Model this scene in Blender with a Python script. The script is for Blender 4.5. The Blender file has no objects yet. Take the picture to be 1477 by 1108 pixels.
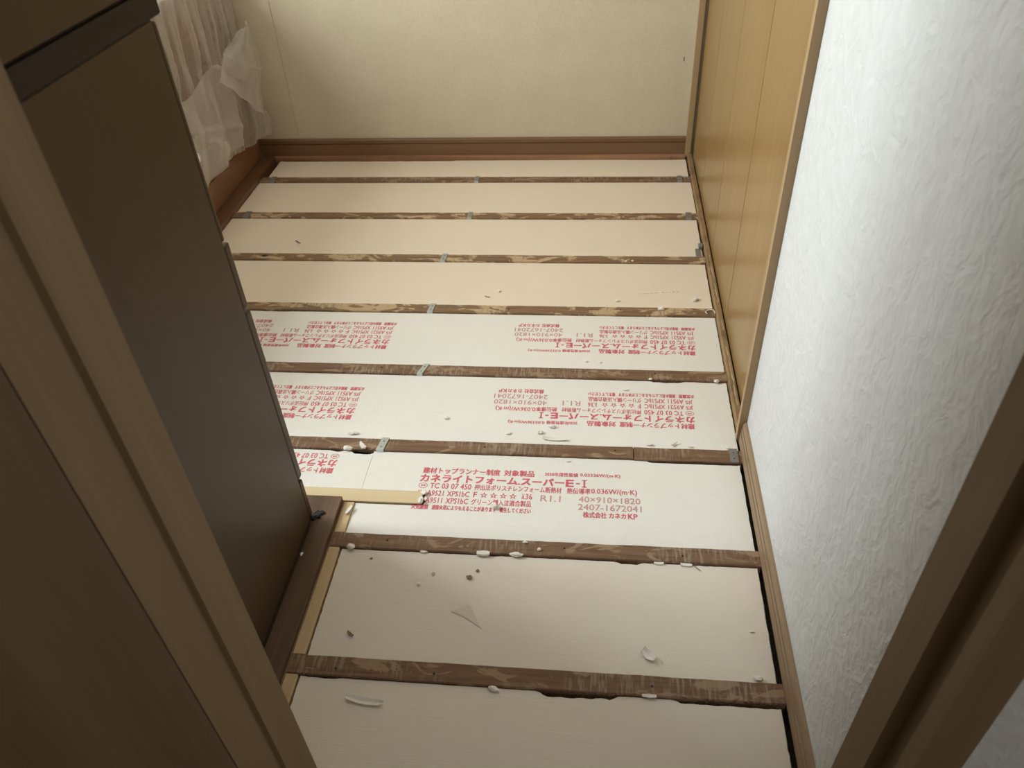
import bpy, bmesh, math, random
from mathutils import Vector, Matrix, noise
random.seed(7)
scene = bpy.context.scene
COL = scene.collection

# ------------------------------------------------------------------ camera
cam_d = bpy.data.cameras.new('camera')
cam_d.sensor_fit = 'HORIZONTAL'
cam_d.sensor_width = 36.0
cam_d.lens = 1132.24 / 1477.0 * 36.0
cam_d.clip_start = 0.02
cam_d.dof.use_dof = True
cam_d.dof.focus_distance = 1.75
cam_d.dof.aperture_fstop = 7.0
cam = bpy.data.objects.new('camera', cam_d)
COL.objects.link(cam)
cam.matrix_world = (Matrix.Translation((-0.35762, -0.79112, 1.35623)) @
                    Matrix.Rotation(0.133535, 4, 'Z') @ Matrix.Rotation(0.879715, 4, 'X') @
                    Matrix.Rotation(-0.06039, 4, 'Z'))
scene.camera = cam

# ------------------------------------------------------------------ light
world = bpy.data.worlds.new('world')
scene.world = world
world.use_nodes = True
world.node_tree.nodes['Background'].inputs['Color'].default_value = (1.0, 0.95, 0.88, 1)
world.node_tree.nodes['Background'].inputs['Strength'].default_value = 0.32
WIN_Y0, WIN_Y1, WIN_Z0, WIN_Z1 = 0.30, 1.24, 0.80, 2.05
ld = bpy.data.lights.new('window_daylight', 'AREA')
ld.shape = 'RECTANGLE'
ld.size = WIN_Z1 - WIN_Z0 - 0.06
ld.size_y = WIN_Y1 - WIN_Y0 - 0.06
ld.energy = 92
ld.color = (0.90, 0.98, 1.0)
lo = bpy.data.objects.new('window_daylight', ld)
COL.objects.link(lo)
lo.location = (-2.50, (WIN_Y0 + WIN_Y1) / 2, (WIN_Z0 + WIN_Z1) / 2)
lo.rotation_euler = (0, math.radians(-90), 0)
vs = scene.view_settings
scene.display_settings.display_device = 'sRGB'
vs.view_transform = 'Standard'
vs.look = 'None'
vs.exposure = 0.0
vs.gamma = 1.0
vs.use_curve_mapping = False

# ------------------------------------------------------------------ materials
def newmat(name):
    m = bpy.data.materials.new(name)
    m.use_nodes = True
    nt = m.node_tree
    return m, nt, nt.nodes['Principled BSDF']

def N(nt, t, **kw):
    n = nt.nodes.new(t)
    for k, v in kw.items():
        setattr(n, k, v)
    return n

def L(nt, a, b):
    nt.links.new(a, b)

def coords(nt, scale, rnd=True):
    tc = N(nt, 'ShaderNodeTexCoord')
    mp = N(nt, 'ShaderNodeMapping')
    mp.inputs['Scale'].default_value = scale
    if rnd:
        oi = N(nt, 'ShaderNodeObjectInfo')
        mul = N(nt, 'ShaderNodeMath', operation='MULTIPLY')
        mul.inputs[1].default_value = 37.0
        L(nt, oi.outputs['Random'], mul.inputs[0])
        ad = N(nt, 'ShaderNodeVectorMath', operation='ADD')
        L(nt, tc.outputs['Object'], ad.inputs[0])
        L(nt, mul.outputs[0], ad.inputs[1])
        L(nt, ad.outputs[0], mp.inputs['Vector'])
    else:
        L(nt, tc.outputs['Object'], mp.inputs['Vector'])
    return mp.outputs['Vector']

def ramp(nt, fac, stops):
    r = N(nt, 'ShaderNodeValToRGB')
    els = r.color_ramp.elements
    while len(els) < len(stops):
        els.new(0.5)
    for e, (p, c) in zip(els, stops):
        e.position = p
        e.color = (*c, 1)
    L(nt, fac, r.inputs['Fac'])
    return r.outputs['Color']

def noise_n(nt, vec, scale, detail=4, rough=0.55, dist=0.0):
    n = N(nt, 'ShaderNodeTexNoise')
    n.inputs['Scale'].default_value = scale
    n.inputs['Detail'].default_value = detail
    n.inputs['Roughness'].default_value = rough
    n.inputs['Distortion'].default_value = dist
    L(nt, vec, n.inputs['Vector'])
    return n.outputs['Fac']

def mixc(nt, fac, a, b, blend='MIX'):
    m = N(nt, 'ShaderNodeMix', data_type='RGBA', blend_type=blend)
    if isinstance(fac, (int, float)):
        m.inputs[0].default_value = fac
    else:
        L(nt, fac, m.inputs[0])
    for i, s in ((6, a), (7, b)):
        if isinstance(s, tuple):
            m.inputs[i].default_value = (*s, 1)
        else:
            L(nt, s, m.inputs[i])
    return m.outputs[2]

def bump(nt, h, strength, dist, bsdf):
    b = N(nt, 'ShaderNodeBump')
    b.inputs['Strength'].default_value = strength
    b.inputs['Distance'].default_value = dist
    L(nt, h, b.inputs['Height'])
    L(nt, b.outputs['Normal'], bsdf.inputs['Normal'])

def wood(name, c0, c1, axis='x', fine=90.0, rough=0.5, bmp=0.15, spec=0.5, dark=None):
    """straight-grained timber, grain along axis"""
    m, nt, b = newmat(name)
    sc = {'x': (0.04, 1, 1), 'y': (1, 0.04, 1), 'z': (1, 1, 0.04)}[axis]
    v = coords(nt, sc)
    f = noise_n(nt, v, fine, 5, 0.6, 0.6)
    g = noise_n(nt, v, fine * 0.17, 3, 0.5, 1.5)
    a = N(nt, 'ShaderNodeMath', operation='ADD')
    h = N(nt, 'ShaderNodeMath', operation='MULTIPLY')
    h.inputs[1].default_value = 0.5
    L(nt, f, a.inputs[0]); L(nt, g, a.inputs[1]); L(nt, a.outputs[0], h.inputs[0])
    col = ramp(nt, h.outputs[0], [(0.36, c0), (0.64, c1)])
    if dark:
        v2 = coords(nt, (1, 1, 1))
        s = noise_n(nt, v2, 9, 4, 0.6)
        fr = ramp(nt, s, [(0.5, (0, 0, 0)), (0.68, (1, 1, 1))])
        col = mixc(nt, fr, col, dark)
    L(nt, col, b.inputs['Base Color'])
    b.inputs['Roughness'].default_value = rough
    b.inputs['Specular IOR Level'].default_value = spec
    bump(nt, f, bmp, 0.002, b)
    return m

def joist_mat(name, base0, base1, pale, lo_, hi_, greyc):
    """old joist: stained brown with torn pale glue-and-veneer patches and grey scuffs"""
    m, nt, b = newmat(name)
    v = coords(nt, (0.05, 1, 1))
    f = noise_n(nt, v, 120, 5, 0.65, 0.5)
    col = ramp(nt, f, [(0.3, base0), (0.7, base1)])
    v2 = coords(nt, (0.45, 1.0, 1.0))
    p = noise_n(nt, v2, 24, 6, 0.6, 1.0)
    pf = ramp(nt, p, [(lo_, (0, 0, 0)), (hi_, (1, 1, 1))])
    pale_v = mixc(nt, f, pale, tuple(c * 0.62 for c in pale))
    col = mixc(nt, pf, col, pale_v)
    v3 = coords(nt, (1.0, 0.12, 1.0))
    s = noise_n(nt, v3, 190, 3, 0.5)
    v4 = coords(nt, (0.5, 1, 1))
    q = noise_n(nt, v4, 11, 3, 0.5)
    mu = N(nt, 'ShaderNodeMath', operation='MULTIPLY')
    sf = ramp(nt, s, [(0.48, (0, 0, 0)), (0.62, (1, 1, 1))])
    qf = ramp(nt, q, [(0.45, (0, 0, 0)), (0.6, (0.75, 0.75, 0.75))])
    L(nt, sf, mu.inputs[0]); L(nt, qf, mu.inputs[1])
    col = mixc(nt, mu.outputs[0], col, greyc)
    L(nt, col, b.inputs['Base Color'])
    b.inputs['Roughness'].default_value = 0.72
    bump(nt, p, 0.4, 0.003, b)
    return m

def foam_mat(name, tint, line=0.35):
    m, nt, b = newmat(name)
    v = coords(nt, (0.03, 1, 1))
    s = noise_n(nt, v, 260, 3, 0.6)
    v2 = coords(nt, (1, 1, 1))
    g = noise_n(nt, v2, 420, 2, 0.6)
    st = noise_n(nt, v2, 6, 4, 0.6)
    col = ramp(nt, st, [(0.3, tuple(c * 0.965 for c in tint)), (0.72, tint)])
    col = mixc(nt, ramp(nt, s, [(0.30, (0.5, 0.5, 0.5)), (0.42, (0, 0, 0))]), col, tuple(c * 0.90 for c in tint))
    L(nt, col, b.inputs['Base Color'])
    b.inputs['Roughness'].default_value = 0.8
    b.inputs['Specular IOR Level'].default_value = 0.25
    a = N(nt, 'ShaderNodeMath', operation='MULTIPLY_ADD')
    a.inputs[1].default_value = line
    L(nt, s, a.inputs[0]); L(nt, g, a.inputs[2])
    bump(nt, a.outputs[0], 0.5, 0.0016, b)
    return m

def plain(name, c, rough=0.6, metal=0.0, spec=0.5, nb=None):
    m, nt, b = newmat(name)
    v = coords(nt, (1, 1, 1))
    f = noise_n(nt, v, 40, 4, 0.6)
    L(nt, ramp(nt, f, [(0.3, tuple(x * 0.88 for x in c)), (0.7, c)]), b.inputs['Base Color'])
    b.inputs['Roughness'].default_value = rough
    b.inputs['Metallic'].default_value = metal
    b.inputs['Specular IOR Level'].default_value = spec
    if nb:
        bump(nt, noise_n(nt, v, nb[0], 4, 0.6), nb[1], nb[2], b)
    return m

M = {}
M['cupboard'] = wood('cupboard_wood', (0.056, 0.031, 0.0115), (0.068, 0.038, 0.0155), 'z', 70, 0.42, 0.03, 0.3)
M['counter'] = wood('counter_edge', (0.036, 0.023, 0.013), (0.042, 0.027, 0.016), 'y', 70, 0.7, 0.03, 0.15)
M['frame'] = wood('frame_wood', (0.200, 0.128, 0.062), (0.250, 0.165, 0.086), 'z', 60, 0.6, 0.12, 0.3)
M['leaf'] = wood('door_leaf_wood', (0.110, 0.064, 0.031), (0.150, 0.092, 0.049), 'z', 40, 0.6, 0.1, 0.25)
M['closet'] = wood('closet_board_wood', (0.260, 0.152, 0.052), (0.310, 0.190, 0.070), 'z', 70, 0.3, 0.05)
M['casing'] = wood('casing_wood', (0.36, 0.235, 0.115), (0.42, 0.280, 0.145), 'z', 90, 0.45, 0.1)
M['rail'] = wood('rail_wood', (0.26, 0.155, 0.066), (0.36, 0.225, 0.105), 'y', 90, 0.6, 0.15, dark=(0.17, 0.10, 0.05))
M['base_r'] = wood('baseboard_wood', (0.27, 0.175, 0.095), (0.32, 0.21, 0.12), 'y', 90, 0.45, 0.08)
M['base_b'] = wood('back_baseboard_wood', (0.175, 0.090, 0.040), (0.215, 0.118, 0.056), 'x', 90, 0.45, 0.08)
M['torn'] = wood('torn_flooring', (0.26, 0.11, 0.055), (0.45, 0.25, 0.13), 'x', 60, 0.8, 0.3)
M['oldfloor'] = wood('old_flooring', (0.13, 0.062, 0.030), (0.19, 0.095, 0.050), 'y', 60, 0.3, 0.1)
M['oldfloor2'] = wood('old_flooring_front', (0.060, 0.030, 0.016), (0.25, 0.148, 0.086), 'y', 22, 0.45, 0.15, 0.4)
M['pine'] = wood('pine', (0.56, 0.385, 0.20), (0.68, 0.50, 0.28), 'y', 60, 0.6, 0.08)
M['pinex'] = wood('pine_batten', (0.66, 0.50, 0.28), (0.76, 0.61, 0.38), 'x', 60, 0.6, 0.08)
M['cabinet'] = wood('cabinet_front_wood', (0.21, 0.105, 0.050), (0.26, 0.135, 0.068), 'y', 40, 0.28, 0.04)
M['joist_a'] = joist_mat('joist_dark', (0.135, 0.066, 0.032), (0.25, 0.140, 0.074), (0.42, 0.275, 0.16), 0.56, 0.60, (0.36, 0.28, 0.20))
M['joist_b'] = joist_mat('joist_patched', (0.15, 0.082, 0.040), (0.33, 0.195, 0.095), (0.68, 0.49, 0.28), 0.52, 0.55, (0.17, 0.125, 0.085))
M['foam'] = foam_mat('foam_cream', (0.88, 0.775, 0.665), 0.6)
M['foam_p'] = foam_mat('foam_peach', (0.88, 0.745, 0.59), 0.2)
M['foam_w'] = foam_mat('foam_pale', (0.89, 0.845, 0.77), 0.2)
M['crumb'] = plain('foam_crumb', (0.95, 0.885, 0.80), 0.85, nb=(300, 0.4, 0.001))
M['red'] = plain('red_print', (0.72, 0.13, 0.16), 0.8)
M['pink'] = plain('faint_print', (0.66, 0.33, 0.32), 0.8)
M['zinc'] = plain('zinc', (0.60, 0.68, 0.72), 0.28, 0.9)
M['grey_steel'] = plain('grey_steel', (0.34, 0.34, 0.32), 0.5, 0.6)
M['dark'] = plain('dark_hole', (0.03, 0.022, 0.016), 0.9)
M['under'] = plain('underfloor', (0.05, 0.040, 0.032), 0.95)
M['splinter'] = plain('splinter_wood', (0.30, 0.19, 0.11), 0.8)
M['glue'] = plain('glue', (0.58, 0.45, 0.29), 0.6)
M['gunk'] = plain('black_residue', (0.020, 0.018, 0.018), 0.45, nb=(200, 0.5, 0.002))
M['string'] = plain('white_string', (0.85, 0.83, 0.78), 0.6)
M['ceiling'] = plain('ceiling_white', (0.90, 0.885, 0.85), 0.9)
M['alu'] = plain('window_alu', (0.55, 0.55, 0.54), 0.4, 0.6)

def wallpaper_white():
    """white vinyl paper embossed with upright flame-like leaves"""
    m, nt, b = newmat('wallpaper_white')
    v = coords(nt, (1, 1, 0.8), False)
    def warp(vec, scale, amt):
        nn = N(nt, 'ShaderNodeTexNoise')
        nn.inputs['Scale'].default_value = scale
        nn.inputs['Detail'].default_value = 1.0
        L(nt, vec, nn.inputs['Vector'])
        w_ = N(nt, 'ShaderNodeVectorMath', operation='MULTIPLY_ADD')
        L(nt, nn.outputs['Color'], w_.inputs[0])
        w_.inputs[1].default_value = amt
        L(nt, vec, w_.inputs[2])
        return w_.outputs[0]
    wv = warp(v, 16, (0.06, 0.06, 0.05))
    def cells(scale):
        vo = N(nt, 'ShaderNodeTexVoronoi', feature='F1')
        vo.inputs['Scale'].default_value = scale
        L(nt, wv, vo.inputs['Vector'])
        return vo.outputs['Distance']
    n1 = noise_n(nt, wv, 44, 2, 0.5, 0.8)
    ab = N(nt, 'ShaderNodeMath', operation='SUBTRACT'); ab.inputs[1].default_value = 0.5
    L(nt, n1, ab.inputs[0])
    ri = N(nt, 'ShaderNodeMath', operation='ABSOLUTE'); L(nt, ab.outputs[0], ri.inputs[0])
    c1 = cells(46); c2 = cells(90)
    s1 = N(nt, 'ShaderNodeMath', operation='MULTIPLY_ADD'); s1.inputs[1].default_value = -1.6
    L(nt, ri.outputs[0], s1.inputs[0]); L(nt, c1, s1.inputs[2])
    s2 = N(nt, 'ShaderNodeMath', operation='MULTIPLY_ADD'); s2.inputs[1].default_value = 0.45
    L(nt, c2, s2.inputs[0]); L(nt, s1.outputs[0], s2.inputs[2])
    L(nt, ramp(nt, n1, [(0.3, (0.66, 0.66, 0.645)), (0.7, (0.71, 0.71, 0.695))]), b.inputs['Base Color'])
    b.inputs['Roughness'].default_value = 0.5
    bump(nt, s2.outputs[0], 0.5, 0.004, b)
    return m

def wallpaper_beige():
    m, nt, b = newmat('wallpaper_beige')
    v = coords(nt, (1, 1, 1), False)
    n1 = noise_n(nt, v, 140, 4, 0.6, 0.8)
    n2 = noise_n(nt, v, 7, 4, 0.6)
    col = ramp(nt, n2, [(0.3, (0.62, 0.54, 0.385)), (0.7, (0.67, 0.59, 0.43))])
    col = mixc(nt, ramp(nt, n1, [(0.38, (0.4, 0.4, 0.4)), (0.55, (0, 0, 0))]), col, (0.54, 0.465, 0.335))
    L(nt, col, b.inputs['Base Color'])
    b.inputs['Roughness'].default_value = 0.8
    bump(nt, n1, 0.35, 0.002, b)
    return m

def film_mat(name, cover):
    m = bpy.data.materials.new(name)
    m.use_nodes = True
    nt = m.node_tree
    nt.nodes.clear()
    out = N(nt, 'ShaderNodeOutputMaterial')
    tr = N(nt, 'ShaderNodeBsdfTransparent')
    df = N(nt, 'ShaderNodeBsdfDiffuse')
    df.inputs['Color'].default_value = (0.80, 0.76, 0.72, 1)
    tl = N(nt, 'ShaderNodeBsdfTranslucent')
    tl.inputs['Color'].default_value = (0.80, 0.77, 0.74, 1)
    gl = N(nt, 'ShaderNodeBsdfGlossy')
    gl.inputs['Color'].default_value = (1, 1, 1, 1)
    gl.inputs['Roughness'].default_value = 0.22
    m1 = N(nt, 'ShaderNodeMixShader'); m1.inputs[0].default_value = 0.4
    L(nt, df.outputs[0], m1.inputs[1]); L(nt, tl.outputs[0], m1.inputs[2])
    m2 = N(nt, 'ShaderNodeMixShader'); m2.inputs[0].default_value = 0.15
    L(nt, m1.outputs[0], m2.inputs[1]); L(nt, gl.outputs[0], m2.inputs[2])
    lw = N(nt, 'ShaderNodeLayerWeight'); lw.inputs['Blend'].default_value = 0.35
    tc = coords(nt, (1, 1, 1), False)
    nz = noise_n(nt, tc, 14, 4, 0.6, 1.0)
    f1 = N(nt, 'ShaderNodeMath', operation='MULTIPLY_ADD')
    L(nt, lw.outputs['Facing'], f1.inputs[0]); f1.inputs[1].default_value = 0.75
    f1.inputs[2].default_value = cover - 0.12
    f2 = N(nt, 'ShaderNodeMath', operation='MULTIPLY_ADD'); f2.use_clamp = True
    L(nt, nz, f2.inputs[0]); f2.inputs[1].default_value = 0.24
    L(nt, f1.outputs[0], f2.inputs[2])
    m3 = N(nt, 'ShaderNodeMixShader')
    L(nt, f2.outputs[0], m3.inputs[0]); L(nt, tr.outputs[0], m3.inputs[1]); L(nt, m2.outputs[0], m3.inputs[2])
    L(nt, m3.outputs[0], out.inputs['Surface'])
    return m

M['wp_white'] = wallpaper_white()
M['wp_beige'] = wallpaper_beige()
M['film'] = film_mat('masking_film', 0.27)
M['film2'] = film_mat('masking_film_flap', 0.24)
def pane_mat():
    m = bpy.data.materials.new('window_glass')
    m.use_nodes = True
    nt = m.node_tree
    nt.nodes.clear()
    out = N(nt, 'ShaderNodeOutputMaterial')
    tr = N(nt, 'ShaderNodeBsdfTransparent'); gl = N(nt, 'ShaderNodeBsdfGlossy')
    gl.inputs['Roughness'].default_value = 0.05
    mx = N(nt, 'ShaderNodeMixShader'); mx.inputs[0].default_value = 0.06
    L(nt, tr.outputs[0], mx.inputs[1]); L(nt, gl.outputs[0], mx.inputs[2]); L(nt, mx.outputs[0], out.inputs[0])
    return m
M['pane'] = pane_mat()

# ------------------------------------------------------------------ mesh helpers
def bx(bm, x0, x1, y0, y1, z0, z1, bev=0.0, seg=1):
    r = bmesh.ops.create_cube(bm, size=1.0)
    vsx = r['verts']
    for v in vsx:
        v.co = Vector(((x0 + x1) / 2 + v.co.x * (x1 - x0), (y0 + y1) / 2 + v.co.y * (y1 - y0), (z0 + z1) / 2 + v.co.z * (z1 - z0)))
    if bev > 0:
        es = list({e for v in vsx for e in v.link_edges})
        bmesh.ops.bevel(bm, geom=es, offset=bev, segments=seg, affect='EDGES', profile=0.6)

def prism(bm, pts, axis, a0, a1):
    """extrude a closed 2-D outline along an axis ('x': pts are (y,z); 'y': (x,z); 'z': (x,y))"""
    def P(p, a):
        return {'x': (a, p[0], p[1]), 'y': (p[0], a, p[1]), 'z': (p[0], p[1], a)}[axis]
    v0 = [bm.verts.new(P(p, a0)) for p in pts]
    v1 = [bm.verts.new(P(p, a1)) for p in pts]
    n = len(pts)
    bm.faces.new(v0); bm.faces.new(list(reversed(v1)))
    for i in range(n):
        bm.faces.new((v0[i], v1[i], v1[(i + 1) % n], v0[(i + 1) % n]))
    bmesh.ops.recalc_face_normals(bm, faces=bm.faces[:])

def obj(name, bm, mat, parent=None, smooth=False, keep=False):
    """bm is in world coordinates; the object gets its origin at the bottom centre of its box"""
    bmesh.ops.recalc_face_normals(bm, faces=bm.faces[:])
    cs = [v.co for v in bm.verts]
    mn = Vector([min(c[i] for c in cs) for i in range(3)])
    mx = Vector([max(c[i] for c in cs) for i in range(3)])
    o3 = Vector(((mn.x + mx.x) / 2, (mn.y + mx.y) / 2, mn.z))
    if keep:
        o3 = Vector((0, 0, 0))
    for v in bm.verts:
        v.co -= o3
    me = bpy.data.meshes.new(name)
    bm.to_mesh(me); bm.free()
    me.materials.append(M[mat] if isinstance(mat, str) else mat)
    if smooth:
        for p in me.polygons:
            p.use_smooth = True
    o = bpy.data.objects.new(name, me)
    COL.objects.link(o)
    w = Vector((0, 0, 0))
    p = parent
    while p:
        w += p.location
        p = p.parent
    o.parent = parent
    o.location = o3 - w
    return o

def empty(name, loc):
    o = bpy.data.objects.new(name, None)
    COL.objects.link(o)
    o.location = loc
    o.empty_display_size = 0.05
    return o

def tag(o, label, cat, group=None):
    o['label'] = label
    o['category'] = cat
    if group:
        o['group'] = group
    return o

def struct(o, label=None):
    o['kind'] = 'structure'
    if label:
        o['label'] = label
        o['category'] = o.name.split('_')[0]
    return o

def BM():
    return bmesh.new()

def box_obj(name, dims, mat, parent=None, bev=0.0):
    b = BM(); bx(b, *dims, bev)
    return obj(name, b, mat, parent)

ZF = -0.006      # foam top
ZU = -0.046      # underside: joists and foam rest here
ZO = 0.012       # old floor surface
# ------------------------------------------------------------------ structure
struct(box_obj('floor', (-2.45, 0.15, -0.40, 2.45, ZU - 0.03, ZU), 'under'), 'dark bare underfloor seen only in the gaps beside the foam boards')
struct(box_obj('floor_hall', (-1.6, 1.2, -2.2, -0.402, ZU, ZO), 'oldfloor2'), 'brown hallway floor outside the doorway')
struct(box_obj('ceiling', (-2.5, 1.2, -2.2, 2.45, 2.40, 2.46), 'ceiling'), 'white ceiling above the room')
# right wall (white embossed wallpaper) and its window-lit neighbours
b = BM(); bx(b, 0.012, 0.13, -0.27, 0.655, ZU, 2.40)
wr = struct(obj('wall_right', b, 'wp_white', keep=True), 'white embossed wallpaper wall on the right')
b = BM(); bx(b, 0.060, 0.13, 0.655, 2.45, ZU, 2.40)
struct(obj('wall_closet', b, 'wp_white', keep=True), 'wall behind the grooved wooden closet door')
# back wall: two wallpaper sheets that meet in an open seam
b = BM(); bx(b, -2.45, 0.06, 2.3175, 2.45, ZU, 2.40)
wb = struct(obj('wall_back', b, 'wp_beige', keep=True), 'beige papered back wall with a vertical paper seam')
for (xa, xb) in ((-2.45, -1.6155), (-1.6143, 0.0)):
    b = BM(); bx(b, xa, xb, 2.315, 2.3173, 0.0, 2.40, 0.0008)
    obj('wallpaper_sheet', b, 'wp_beige', wb)
b = BM(); bx(b, -0.0475, -0.0455, 2.3138, 2.3149, 0.374, 0.390)
obj('scratch', b, 'dark', wb)
# left wall with the window opening
b = BM()
bx(b, -2.45, -2.40, -0.40, WIN_Y0, ZU, 2.40)
bx(b, -2.45, -2.40, WIN_Y1, 2.315, ZU, 2.40)
bx(b, -2.45, -2.40, WIN_Y0, WIN_Y1, ZU, WIN_Z0)
bx(b, -2.45, -2.40, WIN_Y0, WIN_Y1, WIN_Z1, 2.40)
struct(obj('wall_left', b, 'wp_beige', keep=True), 'papered wall with the window, left of the photo')
wn = empty('window_1', (-2.425, (WIN_Y0 + WIN_Y1) / 2, WIN_Z0)); struct(wn, 'window that lights the room from the left')
ym = (WIN_Y0 + WIN_Y1) / 2
for d in ((-2.44, -2.41, WIN_Y0, WIN_Y1, WIN_Z0, WIN_Z0 + 0.035), (-2.44, -2.41, WIN_Y0, WIN_Y1, WIN_Z1 - 0.035, WIN_Z1),
          (-2.44, -2.41, WIN_Y0, WIN_Y0 + 0.035, WIN_Z0 + 0.035, WIN_Z1 - 0.035), (-2.44, -2.41, WIN_Y1 - 0.035, WIN_Y1, WIN_Z0 + 0.035, WIN_Z1 - 0.035),
          (-2.44, -2.41, ym - 0.02, ym + 0.02, WIN_Z0 + 0.035, WIN_Z1 - 0.035)):
    box_obj('window_frame', d, 'alu', wn, 0.003)
for (ya, yb) in ((WIN_Y0 + 0.035, ym - 0.02), (ym + 0.02, WIN_Y1 - 0.035)):
    box_obj('pane', (-2.428, -2.424, ya, yb, WIN_Z0 + 0.035, WIN_Z1 - 0.035), 'pane', wn)
# wall between room and hallway
b = BM()
bx(b, -2.45, -0.815, -0.37, -0.27, ZU, 2.40)
struct(obj('wall_front', b, 'wp_beige', keep=True), 'wall between room and hallway left of the doorway')
b = BM(); bx(b, 0.034, 1.2, -0.362, -0.27, ZU, 2.40)
struct(obj('wall_hall', b, 'wp_white', keep=True), 'grey-lit hallway wall at the bottom right corner')
b = BM(); bx(b, -0.815, 0.034, -0.362, -0.27, 2.06, 2.40)
struct(obj('wall_lintel', b, 'wp_white', keep=True), 'wall above the doorway')

# baseboard along the white wall: face board, groove, cap
b = BM()
prism(b, [(0.0, -0.001), (0.0, 0.030), (0.0040, 0.0305), (0.0040, 0.0335), (0.0010, 0.034), (0.0016, 0.046), (0.0052, 0.0465), (0.0052, 0.0490), (0.0026, 0.0495), (0.0045, 0.058), (0.0065, 0.061), (0.0119, 0.062), (0.0119, -0.001)], 'y', -0.25, 0.638)
struct(obj('baseboard_right', b, 'base_r'), 'brown grooved baseboard below the white wallpaper')
b = BM()
prism(b, [(2.305, 0.012), (2.305, 0.060), (2.3085, 0.0608), (2.3085, 0.0632), (2.304, 0.064), (2.304, 0.078), (2.307, 0.082), (2.3149, 0.083), (2.3149, 0.012)], 'x', -1.792, -0.012)
bb = struct(obj('baseboard_back', b, 'base_b'), 'dark brown grooved baseboard along the back wall')
b = BM()
n = 90
for i in range(n):      # torn flooring edge left below the back baseboard
    xa = -1.735 + i * (1.725 / n); xb = xa + 1.725 / n
    d = 2.297 - 0.004 * noise.noise((xa * 9, 0, 0)) - 0.0025 * noise.noise((xa * 40, 3, 0))
    bx(b, xa, xb, d, 2.314, -0.012, 0.0115)
obj('torn_flooring_edge', b, 'torn', bb)

# closet door of four grooved boards on a rail
cd = empty('door_1', (0.03, 1.5, 0.0)); struct(cd, 'light brown closet door of wide vertical boards')
ys = [0.690, 1.118, 1.512, 1.908, 2.278]
for a, c in zip(ys[:-1], ys[1:]):
    b = BM()
    a += 0.0012; c -= 0.0012
    prism(b, [(0.0245, a), (0.020, a + 0.0030), (0.020, c - 0.0030), (0.0245, c), (0.040, c), (0.040, a)], 'z', 0.010, 2.05)
    obj('board', b, 'closet', cd)
box_obj('backing_board', (0.040, 0.046, 0.69, 2.296, 0.010, 2.05), 'counter', cd)
b = BM()
n = 70
prev = None
for i in range(n + 1):
    y = 0.668 + (2.299 - 0.668) * i / n
    j = 0.0010 * noise.noise((y * 25, 1, 0))
    ring = [b.verts.new(p) for p in ((0.0, y, ZU + 0.001), (0.0 + j, y, 0.0125), (0.002, y, 0.0150 + j), (0.0155 + j, y, 0.0152), (0.0165, y, 0.012), (0.0165, y, ZU + 0.001))]
    if prev:
        for k in range(6):
            b.faces.new((prev[k], prev[(k + 1) % 6], ring[(k + 1) % 6], ring[k]))
    else:
        b.faces.new(ring)
    prev = ring
b.faces.new(list(reversed(prev)))
rail = struct(obj('trim_1', b, 'rail'), 'worn brown floor rail under the closet door')
def glue_shred(pts, r):
    b2 = BM()
    prev_ = None
    for i, p in enumerate(pts):
        p = Vector(p)
        rr = r * (0.5 + random.random() * 0.8)
        ring_ = [b2.verts.new(p + Vector((math.cos(t) * rr, random.uniform(-1, 1) * rr * 0.5, abs(math.sin(t)) * rr * 0.6))) for t in (0, 1.05, 2.1, 3.14, 4.7)]
        if prev_:
            for k in range(5):
                b2.faces.new((prev_[k], prev_[(k + 1) % 5], ring_[(k + 1) % 5], ring_[k]))
        else:
            b2.faces.new(ring_)
        prev_ = ring_
    b2.faces.new(list(reversed(prev_)))
    return b2
for (y0, y1) in ((0.74, 0.90), (0.90, 1.00), (1.08, 1.13), (1.22, 1.33), (1.36, 1.50)):
    k = 14
    obj('glue_shred', glue_shred([(0.010 + 0.004 * noise.noise((y0 * 7 + i * 0.45, 5, 0)), y0 + (y1 - y0) * i / k, 0.0148) for i in range(k + 1)], 0.0016), 'glue', rail)
# jamb between closet door and white wall; corner post at the back
b = BM(); prism(b, [(-0.006, 0.640), (-0.006, 0.658), (-0.003, 0.664), (0.018, 0.690), (0.060, 0.690), (0.060, 0.656), (0.0115, 0.640)], 'z', ZO - 0.012, 2.06)
struct(obj('trim_2', b, 'casing'), 'narrow brown jamb between the closet door and the white wall')
b = BM(); bx(b, -0.011, 0.012, 2.300, 2.3148, 0.0, 2.06, 0.001)
struct(obj('trim_3', b, 'casing'), 'narrow brown corner post where the closet door meets the back wall')

# door frame of the doorway the camera looks through
b = BM()
prism(b, [(-0.011, -0.250), (-0.011, -0.284), (-0.0145, -0.286), (-0.0145, -0.313), (0.002, -0.3135), (0.002, -0.352), (-0.011, -0.353), (-0.011, -0.378),
          (0.034, -0.378), (0.034, -0.2705), (0.0115, -0.2695), (0.0115, -0.250)], 'z', ZU, 2.06)
struct(obj('trim_4', b, 'frame'), 'brown rebated door jamb at the lower right, close to the camera')
b = BM()
prism(b, [(-0.784, -0.250), (-0.784, -0.310), (-0.7895, -0.3125), (-0.7895, -0.378), (-0.815, -0.378), (-0.815, -0.250)], 'z', ZU, 2.06)
struct(obj('trim_5', b, 'frame'), 'pale brown door jamb strip along the open door at the left')
b = BM()
bx(b, -0.784, -0.011, -0.378, -0.250, 2.02, 2.0599, 0.002)
struct(obj('trim_6', b, 'frame'), 'head of the door frame above the doorway')
b = BM()
bx(b, -0.823, -0.7870, -1.16, -0.3795, ZO + 0.008, 2.02, 0.003)
dl = struct(obj('door_2', b, 'leaf'), 'dark brown door leaf swung open at the left edge')

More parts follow.
